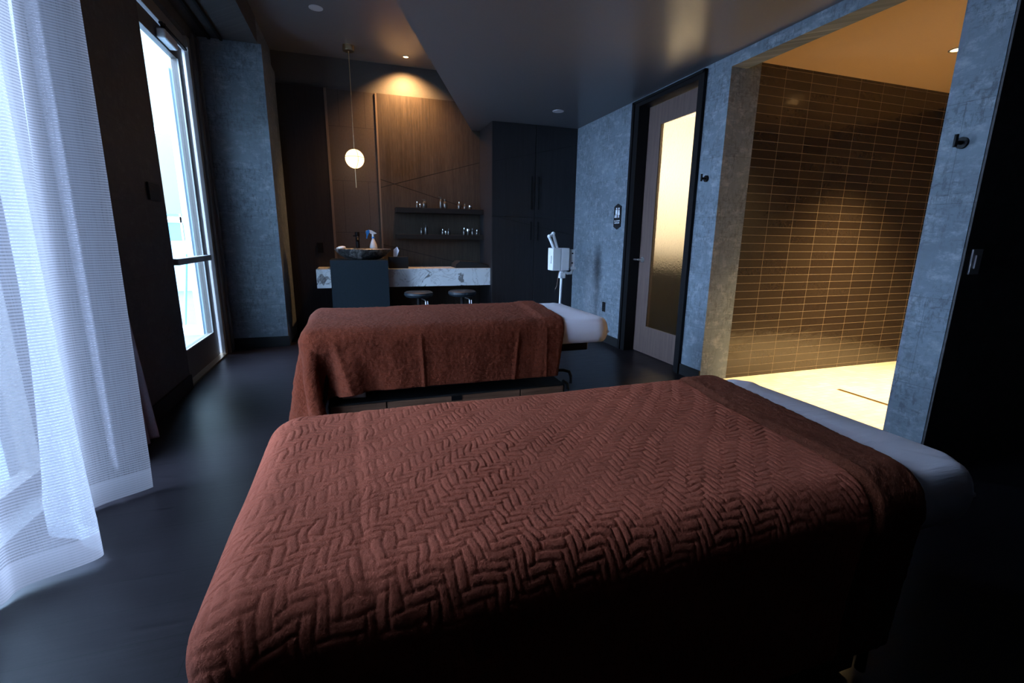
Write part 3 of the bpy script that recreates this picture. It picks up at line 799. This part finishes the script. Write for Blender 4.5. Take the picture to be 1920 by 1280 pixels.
bm = B(); path(bm, [(.03, 6.16, 1.17), (.03, 6.12, 1.18), (.03, 6.05, 1.165), (.03, 6.03, 1.14)], .016); obj('spout', bm, M['black'], fa, smooth=True)
bm = B(); tube(bm, (.03, 6.16, 1.20), (.03, 6.16, 1.245), .031, .028); box(bm, -.02, .03, 6.15, 6.17, 1.19, 1.205); obj('lever', bm, M['black'], fa, smooth=True)
sp = thing('spray_bottle', 'white spray bottle with a blue trigger behind the basin', 'spray bottle', (.215, 6.15, .926))
bm = B(); lathe(bm, (.215, 6.15, .926), [(.040, 0), (.044, .006), (.045, .14), (.040, .17), (.026, .21), (.017, .235), (.015, .25)], 24); obj('bottle', bm, simple('translucent_white_plastic', (.62, .64, .66), .3), sp, smooth=True)
BLP = simple('blue_trigger_plastic', (.03, .22, .6), .35)
bm = B(); tube(bm, (.215, 6.15, 1.172), (.215, 6.15, 1.19), .019); obj('collar', bm, BLP, sp, smooth=True)
bm = B(); tube(bm, (.215, 6.15, 1.185), (.213, 6.15, 1.225), .013)
prism(bm, [(.13, 1.262), (.17, 1.273), (.20, 1.268), (.262, 1.232), (.235, 1.222), (.19, 1.225), (.165, 1.245)], lambda u, v, w: (u, 6.138+w, v), .024); obj('spray_head', bm, M['white_p'], sp)
bm = B(); prism(bm, [(.148, 1.266), (.172, 1.276), (.178, 1.245), (.152, 1.20), (.143, 1.165), (.132, 1.168), (.137, 1.21), (.128, 1.25)], lambda u, v, w: (u, 6.136+w, v), .028); obj('trigger', bm, BLP, sp)
so = thing('folded_cloth', 'small pale folded cloth on the left rim of the basin', 'cloth', (-.16, 5.93, 1.05))
bm = B(); lathe(bm, (-.16, 5.93, 1.044), [(.03, 0), (.055, .01), (.05, .024), (.02, .034)], 20, sy=.7, M=Matrix.Rotation(-.15, 4, 'Y')); obj('cloth', bm, M['white_p'], so, smooth=True)
tb = thing('tissue_box', 'black tissue box with a white tissue on the counter right of the sink', 'tissue box', (.49, 5.95, .815))
obj('box', box(B(), .375, .605, 5.88, 6.02, .8155, .955), M['blackm'], tb, bevel=.004)
bm = B()
prism(bm, [(.43, .95), (.475, .95), (.515, 1.03), (.475, 1.075), (.445, 1.04)], lambda u, v, w: (u+.01*math.sin(v*60), 5.945+w+.012*math.sin(u*70), v), .008)
prism(bm, [(.44, .95), (.48, .95), (.50, 1.01), (.462, 1.055)], lambda u, v, w: (u, 5.958+w+.01*math.sin(u*90), v), .006)
obj('tissue', bm, simple('white_tissue', (.8, .8, .84), .8), tb)
tr = thing('storage_tray', 'low black tray at the right end of the marble counter', 'tray', (1.43, 6.0, .815))
bm = B(); prism(bm, [(1.19, .8155), (1.622, .8155), (1.622, .845), (1.50, .885), (1.25, .90), (1.20, .86)], lambda u, v, w: (u, 5.87+w, v), .3); obj('tray', bm, M['blackm'], tr, bevel=.004)

# shelves
for z0, z1, lab in ((1.492, 1.555, 'upper dark floating shelf with bottles above the counter'), (1.168, 1.226, 'lower dark floating shelf with bottles above the counter')):
    tag(obj('wall_shelf', box(B(), .507, 1.628, 6.13, YB-.0205, z0, z1), simple('dark_shelf_wood', (.012, .009, .008), .7, 0, .2), bevel=.003), lab, 'shelf')
BOT = simple('smoked_glass_bottle', (.10, .095, .09), .12, .55); CAP = simple('black_cap', (.02, .02, .02), .3); SIL = simple('silver_cap', (.6, .6, .6), .2, 1)
def bottle(x, z, h, r, kind, lab, grp, y=6.20):
    o = thing('bottle' if kind != 'jar' else 'cosmetic_jar', lab, 'bottle' if kind != 'jar' else 'jar', (x, y, z), grp)
    e = .0004
    if kind == 'jar':
        obj('body', lathe(B(), (x, y, z+e), [(r*.92, 0), (r, .004), (r, h*.62), (r*.9, h*.66)], 18), BOT, o, smooth=True)
        obj('lid', lathe(B(), (x, y, z+h*.64), [(r*1.02, 0), (r*1.02, h*.34), (r*.95, h*.37)], 18), SIL, o, smooth=True)
    else:
        obj('body', lathe(B(), (x, y, z+e), [(r*.9, 0), (r, .005), (r, h*.6), (r*.75, h*.7), (r*.4, h*.75), (r*.4, h*.8)], 18), BOT, o, smooth=True)
        if kind == 'pump':
            bm = B(); tube(bm, (x, y, z+h*.79), (x, y, z+h*.86), r*.5); tube(bm, (x, y, z+h*.85), (x, y, z+h*.97), r*.14); box(bm, x-r*1.1, x+r*.3, y-r*.25, y+r*.25, z+h*.95, z+h)
            obj('pump', bm, CAP, o, smooth=True)
        else: obj('cap', lathe(B(), (x, y, z+h*.78), [(r*.5, 0), (r*.5, h*.2), (r*.42, h*.22)], 14), SIL if kind == 'silver' else CAP, o, smooth=True)
    return o
def sx(px): return .504+(px-742)*.006865+.012
Z1, Z2 = 1.555, 1.226
g1, g2 = 'cosmetic bottles on the upper shelf', 'cosmetic bottles on the lower shelf'
for px, z, h, r, k, lab in (
    (780, Z1, .078, .019, 'silver', 'short bottle leftmost on the upper shelf'),
    (785.5, Z1, .056, .015, 'jar', 'tiny jar squeezed between two bottles, left group on the upper shelf'),
    (793.5, Z1, .110, .030, 'pump', 'wide pump bottle, rightmost of the left group on the upper shelf'),
    (824, Z1, .150, .022, 'pump', 'tallest pump bottle, centre of the upper shelf'),
    (832, Z1, .120, .027, 'cap', 'black capped bottle just right of the tallest upper shelf bottle'),
    (859, Z1, .095, .024, 'silver', 'silver capped bottle, first of the right group on the upper shelf'),
    (870, Z1, .075, .022, 'cap', 'middle black capped bottle of the right group on the upper shelf'),
    (880, Z1, .052, .023, 'jar', 'low jar at the right end of the upper shelf group'),
    (787, Z2, .085, .020, 'cap', 'leftmost bottle on the lower shelf'),
    (795, Z2, .140, .024, 'pump', 'tall pump bottle, left pair on the lower shelf'),
    (826.5, Z2, .075, .018, 'silver', 'slim silver capped bottle, centre of the lower shelf'),
    (832, Z2, .050, .014, 'jar', 'tiny jar in the centre of the lower shelf'),
    (838, Z2, .080, .020, 'cap', 'black capped bottle, right of the tiny jar on the lower shelf'),
    (868, Z2, .095, .020, 'silver', 'silver necked bottle, first of the right group on the lower shelf'),
    (876, Z2, .082, .028, 'jar', 'wide dark jar, centre of the right group on the lower shelf'),
    (884.5, Z2, .090, .020, 'cap', 'thin bottle right of the wide jar on the lower shelf'),
    (893.5, Z2, .070, .020, 'silver', 'rightmost bottle on the lower shelf')):
    bottle(sx(px), z, h, r, k, lab, g1 if z == Z1 else g2)

# cabinet at the right of the back wall
cb = thing('tall_cabinet', 'full height black timber cabinet in the back right corner', 'cabinet', (2.19, 6.05, 0))
obj('body', box(B(), 1.631, XR-.001, 5.752, YB+.019, 0, ZC-.001), M['cab'], cb)
for a, b in ((1.633, 2.19), (2.196, XR-.003)):
    for z0, z1 in ((.01, 1.45), (1.456, ZC-.004)):
        d = obj('door', box(B(), a, b, 5.735, 5.752, z0, z1), M['cab'], cb)
        hx = b-.045 if a < 2 else a+.045; zz = (1.17, 1.40) if z0 < 1 else (1.55, 1.95)
        obj('handle', box(B(), hx-.008, hx+.008, 5.722, 5.735, *zz), M['black'], d)

# stools under the counter
def stool(x, y, lab):
    s = thing('round_stool', lab, 'stool', (x, y, 0), 'round stools under the counter')
    obj('seat', lathe(B(), (x, y, .475), [(.12, 0), (.16, .012), (.175, .035), (.172, .06), (.15, .074), (.05, .078)], 32), simple('blue_black_vinyl', (.010, .017, .024), .5, 0, .35), s, smooth=True)
    bm = B(); tube(bm, (x, y, .08), (x, y, .475), .024); obj('gas_lift', bm, M['black'], s, smooth=True)
    bm = B(); path(bm, [(x+.03, y-.03, .46), (x+.06, y-.10, .45), (x+.065, y-.12, .44), (x+.066, y-.125, .36)], .007); tube(bm, (x+.09, y-.12, .44), (x+.09, y-.125, .36), .006); obj('height_lever', bm, M['chrome'], s, smooth=True)
    for k in range(5):
        a = k*2*PI/5+.3; ex, ey = x+.25*math.cos(a), y+.25*math.sin(a)
        l = obj('leg', path(B(), [(x, y, .10), (x+.12*math.cos(a), y+.12*math.sin(a), .09), (ex, ey, .06)], .014), M['black'], s, smooth=True)
        obj('caster', tube(B(), (ex-.01*math.sin(a), ey+.01*math.cos(a), .026), (ex+.01*math.sin(a), ey-.01*math.cos(a), .026), .0255), M['black'], l, smooth=True)
stool(.70, 5.72, 'round stool under the counter, next to the slate block')
stool(1.24, 5.72, 'round stool under the counter, next to the tall cabinet')

# facial steamer
fx, fy = 2.255, 5.0
fs_ = thing('facial_steamer', 'white facial steamer with folded arm on a pole beside the cabinet', 'steamer', (fx, fy, 0))
W = M['white_p']
obj('housing', box(B(), 2.125, 2.228, fy-.06, fy+.09, .835, 1.09), W, fs_, bevel=.008)
obj('water_tank', box(B(), 2.232, 2.335, fy-.06, fy+.09, .835, 1.09), W, fs_, bevel=.008)
obj('control_panel', box(B(), 2.345, 2.42, fy-.02, fy+.08, .86, 1.075), W, fs_, bevel=.006)
bm = B(); box(bm, 2.36, 2.435, fy-.04, fy+.02, .845, .875); path(bm, [(2.30, fy, .83), (2.34, fy, .80), (2.385, fy, .80), (2.41, fy, .845)], .017); obj('bracket', bm, W, fs_)
for zz in (.92, 1.03): obj('knob', tube(B(), (2.385, fy-.02, zz), (2.385, fy-.032, zz), .008), M['blackm'], fs_)
obj('side_button', box(B(), 2.112, 2.126, fy-.03, fy+.05, .915, 1.005), W, fs_, bevel=.003)
bm = B(); tube(bm, (2.160, fy, 1.085), (2.098, fy, 1.215), .017); tube(bm, (2.205, fy+.01, 1.085), (2.150, fy+.01, 1.245), .017)
bmesh.ops.create_uvsphere(bm, u_segments=16, v_segments=10, radius=.022, matrix=Matrix.Translation((2.098, fy, 1.218)))
bmesh.ops.create_uvsphere(bm, u_segments=16, v_segments=10, radius=.023, matrix=Matrix.Translation((2.150, fy+.01, 1.248)))
tube(bm, (2.098, fy, 1.216), (2.150, fy+.01, 1.246), .017)
obj('folding_arm', bm, W, fs_, smooth=True)
bm = B(); tube(bm, (2.27, fy, .84), (2.27, fy, .80), .032, .028); box(bm, 2.238, 2.305, fy-.03, fy+.03, .745, .81); obj('collar', bm, W, fs_, bevel=.004)
obj('pole', tube(B(), (fx+.012, fy, .75), (fx-.005, fy, .09), .015), W, fs_, smooth=True)
for k in range(5):
    a = k*2*PI/5+.2; ex, ey = fx+.24*math.cos(a), fy+.24*math.sin(a)
    l = obj('leg', path(B(), [(fx, fy, .10), (fx+.1*math.cos(a), fy+.1*math.sin(a), .09), (ex, ey, .06)], .015), W, fs_, smooth=True)
    obj('caster', tube(B(), (ex-.01*math.sin(a), ey+.01*math.cos(a), .026), (ex+.01*math.sin(a), ey-.01*math.cos(a), .026), .0255), M['blackm'], l, smooth=True)
bm = B(); path(bm, [(2.225, fy-.02, .84), (2.21, fy-.03, .76), (2.20, fy-.03, .66), (2.185, fy-.02, .62)], .004, 6); obj('cord', bm, simple('brown_cord', (.16, .10, .07), .6), fs_)

# ------------------------------------------------------------------ lamps
px_, py_ = .05, 5.95
pl = thing('pendant_lamp', 'lit round globe pendant lamp on a thin brass rod by the sink', 'lamp', (px_, py_, ZH))
obj('canopy', lathe(B(), (px_, py_, ZH-.055), [(.058, 0), (.06, .004), (.06, .055)], 32), M['brass'], pl, smooth=True)
bm = B(); tube(bm, (px_, py_, 2.165), (px_, py_, ZH-.05), .0045, seg=10); tube(bm, (px_, py_, 1.745), (px_, py_, 1.96), .0045, seg=10); obj('rod', bm, M['brass'], pl, smooth=True)
bm = B(); bmesh.ops.create_uvsphere(bm, u_segments=48, v_segments=32, radius=.104, matrix=Matrix.Translation((px_, py_, 2.062))); obj('globe_shade', bm, M['globe'], pl, smooth=True)
bm = B(); path(bm, [(px_+.1055*math.cos(a*PI/24), py_+.1055*math.sin(a*PI/24), 2.075) for a in range(49)], .0022, 6)
path(bm, [(px_+.02+.1035*math.cos(a*PI/24)*.9, py_-.02-.02*abs(math.cos(a*PI/24)), 2.062+.1035*math.sin(a*PI/24)) for a in range(0, 1)]+[(px_+.03, py_-.1, 2.03+.0)], .0015, 6)
for th in (.35,):
    path(bm, [(px_+.1055*math.cos(a*PI/24)*math.sin(th), py_-.1055*math.cos(a*PI/24)*math.cos(th), 2.062+.1055*math.sin(a*PI/24)) for a in range(49)], .0022, 6)
obj('band', bm, M['brass'], pl, smooth=True)

def downlight(x, y, z, lab, lit=False, r=.05):
    d = thing('recessed_downlight', lab, 'light', (x, y, z), None)
    obj('trim_ring', lathe(B(), (x, y, z-.004), [(r+.012, .004), (r+.012, 0), (r, 0), (r, .004)], 32), M['ceil'] if lit else M['lens_off'], d, smooth=True)
    obj('lens', lathe(B(), (x, y, z-.003), [(r*(.75 if lit else .99), 0), (r*.99, .003)], 32), M['lampglow'] if lit else M['lens_off'], d)
downlight(-.22, 5.139, ZH, 'unlit white recessed light in the high ceiling nearest the pier')
downlight(2.19, 5.07, ZC, 'unlit white recessed light in the low ceiling above the steamer')
downlight(.68, 6.06, ZH, 'lit warm recessed spotlight in the high ceiling near the back wall', True, .03)
downlight(4.12, 2.48, 2.53, 'recessed light in the shower ceiling', True, .04)

# ------------------------------------------------------------------ lights
def light(name, kind, loc, energy, col, **k):
    l = bpy.data.lights.new(name, kind); l.energy = energy; l.color = col
    for a, v in k.items(): setattr(l, a, v)
    o = bpy.data.objects.new(name, l); COL.objects.link(o); o.location = loc; return o
def aim(o, d): o.rotation_euler = Vector(d).to_track_quat('-Z', 'Y').to_euler()
WARM = (1, .52, .20)
o = light('wall_spot', 'SPOT', (.68, 6.06, ZH-.012), 230, WARM, spot_size=math.radians(120), spot_blend=.9, shadow_soft_size=.02); aim(o, (.03, .40, -1))
light('pendant_bulb', 'POINT', (px_, py_-.16, 2.06), 1.2, (1, .6, .3), shadow_soft_size=.1)
o = light('shower_lamp', 'SPOT', (4.12, 2.48, 2.515), 1500, (1, .68, .30), spot_size=math.radians(104), spot_blend=1.0, shadow_soft_size=.04); aim(o, (0, -.22, -1))
o = light('restroom_lamp', 'AREA', (3.6, 4.1, 2.60), 14, (1, .76, .48), shape='RECTANGLE', size=.9, size_y=.9); aim(o, (0.25, 0, -1))
o = light('added_wall_wash', 'AREA', (3.5, 3.9, 1.95), 850, (1, .82, .58), shape='RECTANGLE', size=1.0, size_y=.7); aim(o, (.15, 1, .0)); o.data.spread = math.radians(55)  # unseen panel added to brighten the restroom's back wall behind the frosted glass
# hazy daylight arriving through window and garden door
o = light('hazy_sun', 'SUN', (-5, 0, 4), 88.0, (.45, .63, 1.0), angle=math.radians(110)); aim(o, (1, .10, -.42))
for nm, y0, y1, z0, z1 in (('window_portal', WY0, WY1, .06, 2.9), ('door_portal', G0, G1, .27, 2.65)):
    o = light(nm, 'AREA', (-1.605, (y0+y1)/2, (z0+z1)/2), 1, (1, 1, 1), shape='RECTANGLE', size=z1-z0, size_y=y1-y0); aim(o, (1, 0, 0)); o.data.cycles.is_portal = True

wd = bpy.data.worlds.new('sky'); scn.world = wd; wd.use_nodes = True; nt = wd.node_tree; nt.nodes.clear()
tc = nt.nodes.new('ShaderNodeTexCoord'); sz = nt.nodes.new('ShaderNodeSeparateXYZ'); nt.links.new(tc.outputs['Generated'], sz.inputs[0])
cr = nt.nodes.new('ShaderNodeValToRGB'); nt.links.new(sz.outputs[2], cr.inputs[0])
e = cr.color_ramp.elements; e[0].position = 0; e[0].color = (.20, .225, .235, 1); e[1].position = .55; e[1].color = (.55, .76, 1, 1)
q = e.new(.12); q.color = (.24, .31, .37, 1)
bg = nt.nodes.new('ShaderNodeBackground'); nt.links.new(cr.outputs[0], bg.inputs[0]); bg.inputs[1].default_value = 5.5
ow = nt.nodes.new('ShaderNodeOutputWorld'); nt.links.new(bg.outputs[0], ow.inputs[0])

# ------------------------------------------------------------------ camera
Rm = Matrix(((0.94942793, 0.05690577, -0.30878526), (-0.31375743, 0.20938574, -0.92612844), (0.01195317, 0.97617588, 0.21665128)))
cd = bpy.data.cameras.new('camera'); cam = bpy.data.objects.new('camera', cd); COL.objects.link(cam)
cd.sensor_fit = 'HORIZONTAL'; cd.sensor_width = 36; cd.lens = 870/1920*36; cd.clip_start = .02; cd.clip_end = 200
cam.matrix_world = Matrix.Translation((0, 0, 1.19)) @ Rm.to_4x4()
scn.camera = cam

vs = scn.view_settings; vs.view_transform = 'Standard'; vs.look = 'None'; vs.gamma = 1; vs.exposure = 0; vs.use_curve_mapping = False
cy = scn.cycles; cy.max_bounces = 8; cy.diffuse_bounces = 4; cy.glossy_bounces = 4; cy.transmission_bounces = 6; cy.transparent_max_bounces = 12
cy.sample_clamp_indirect = 3; cy.caustics_reflective = False; cy.caustics_refractive = False; cy.use_denoising = True
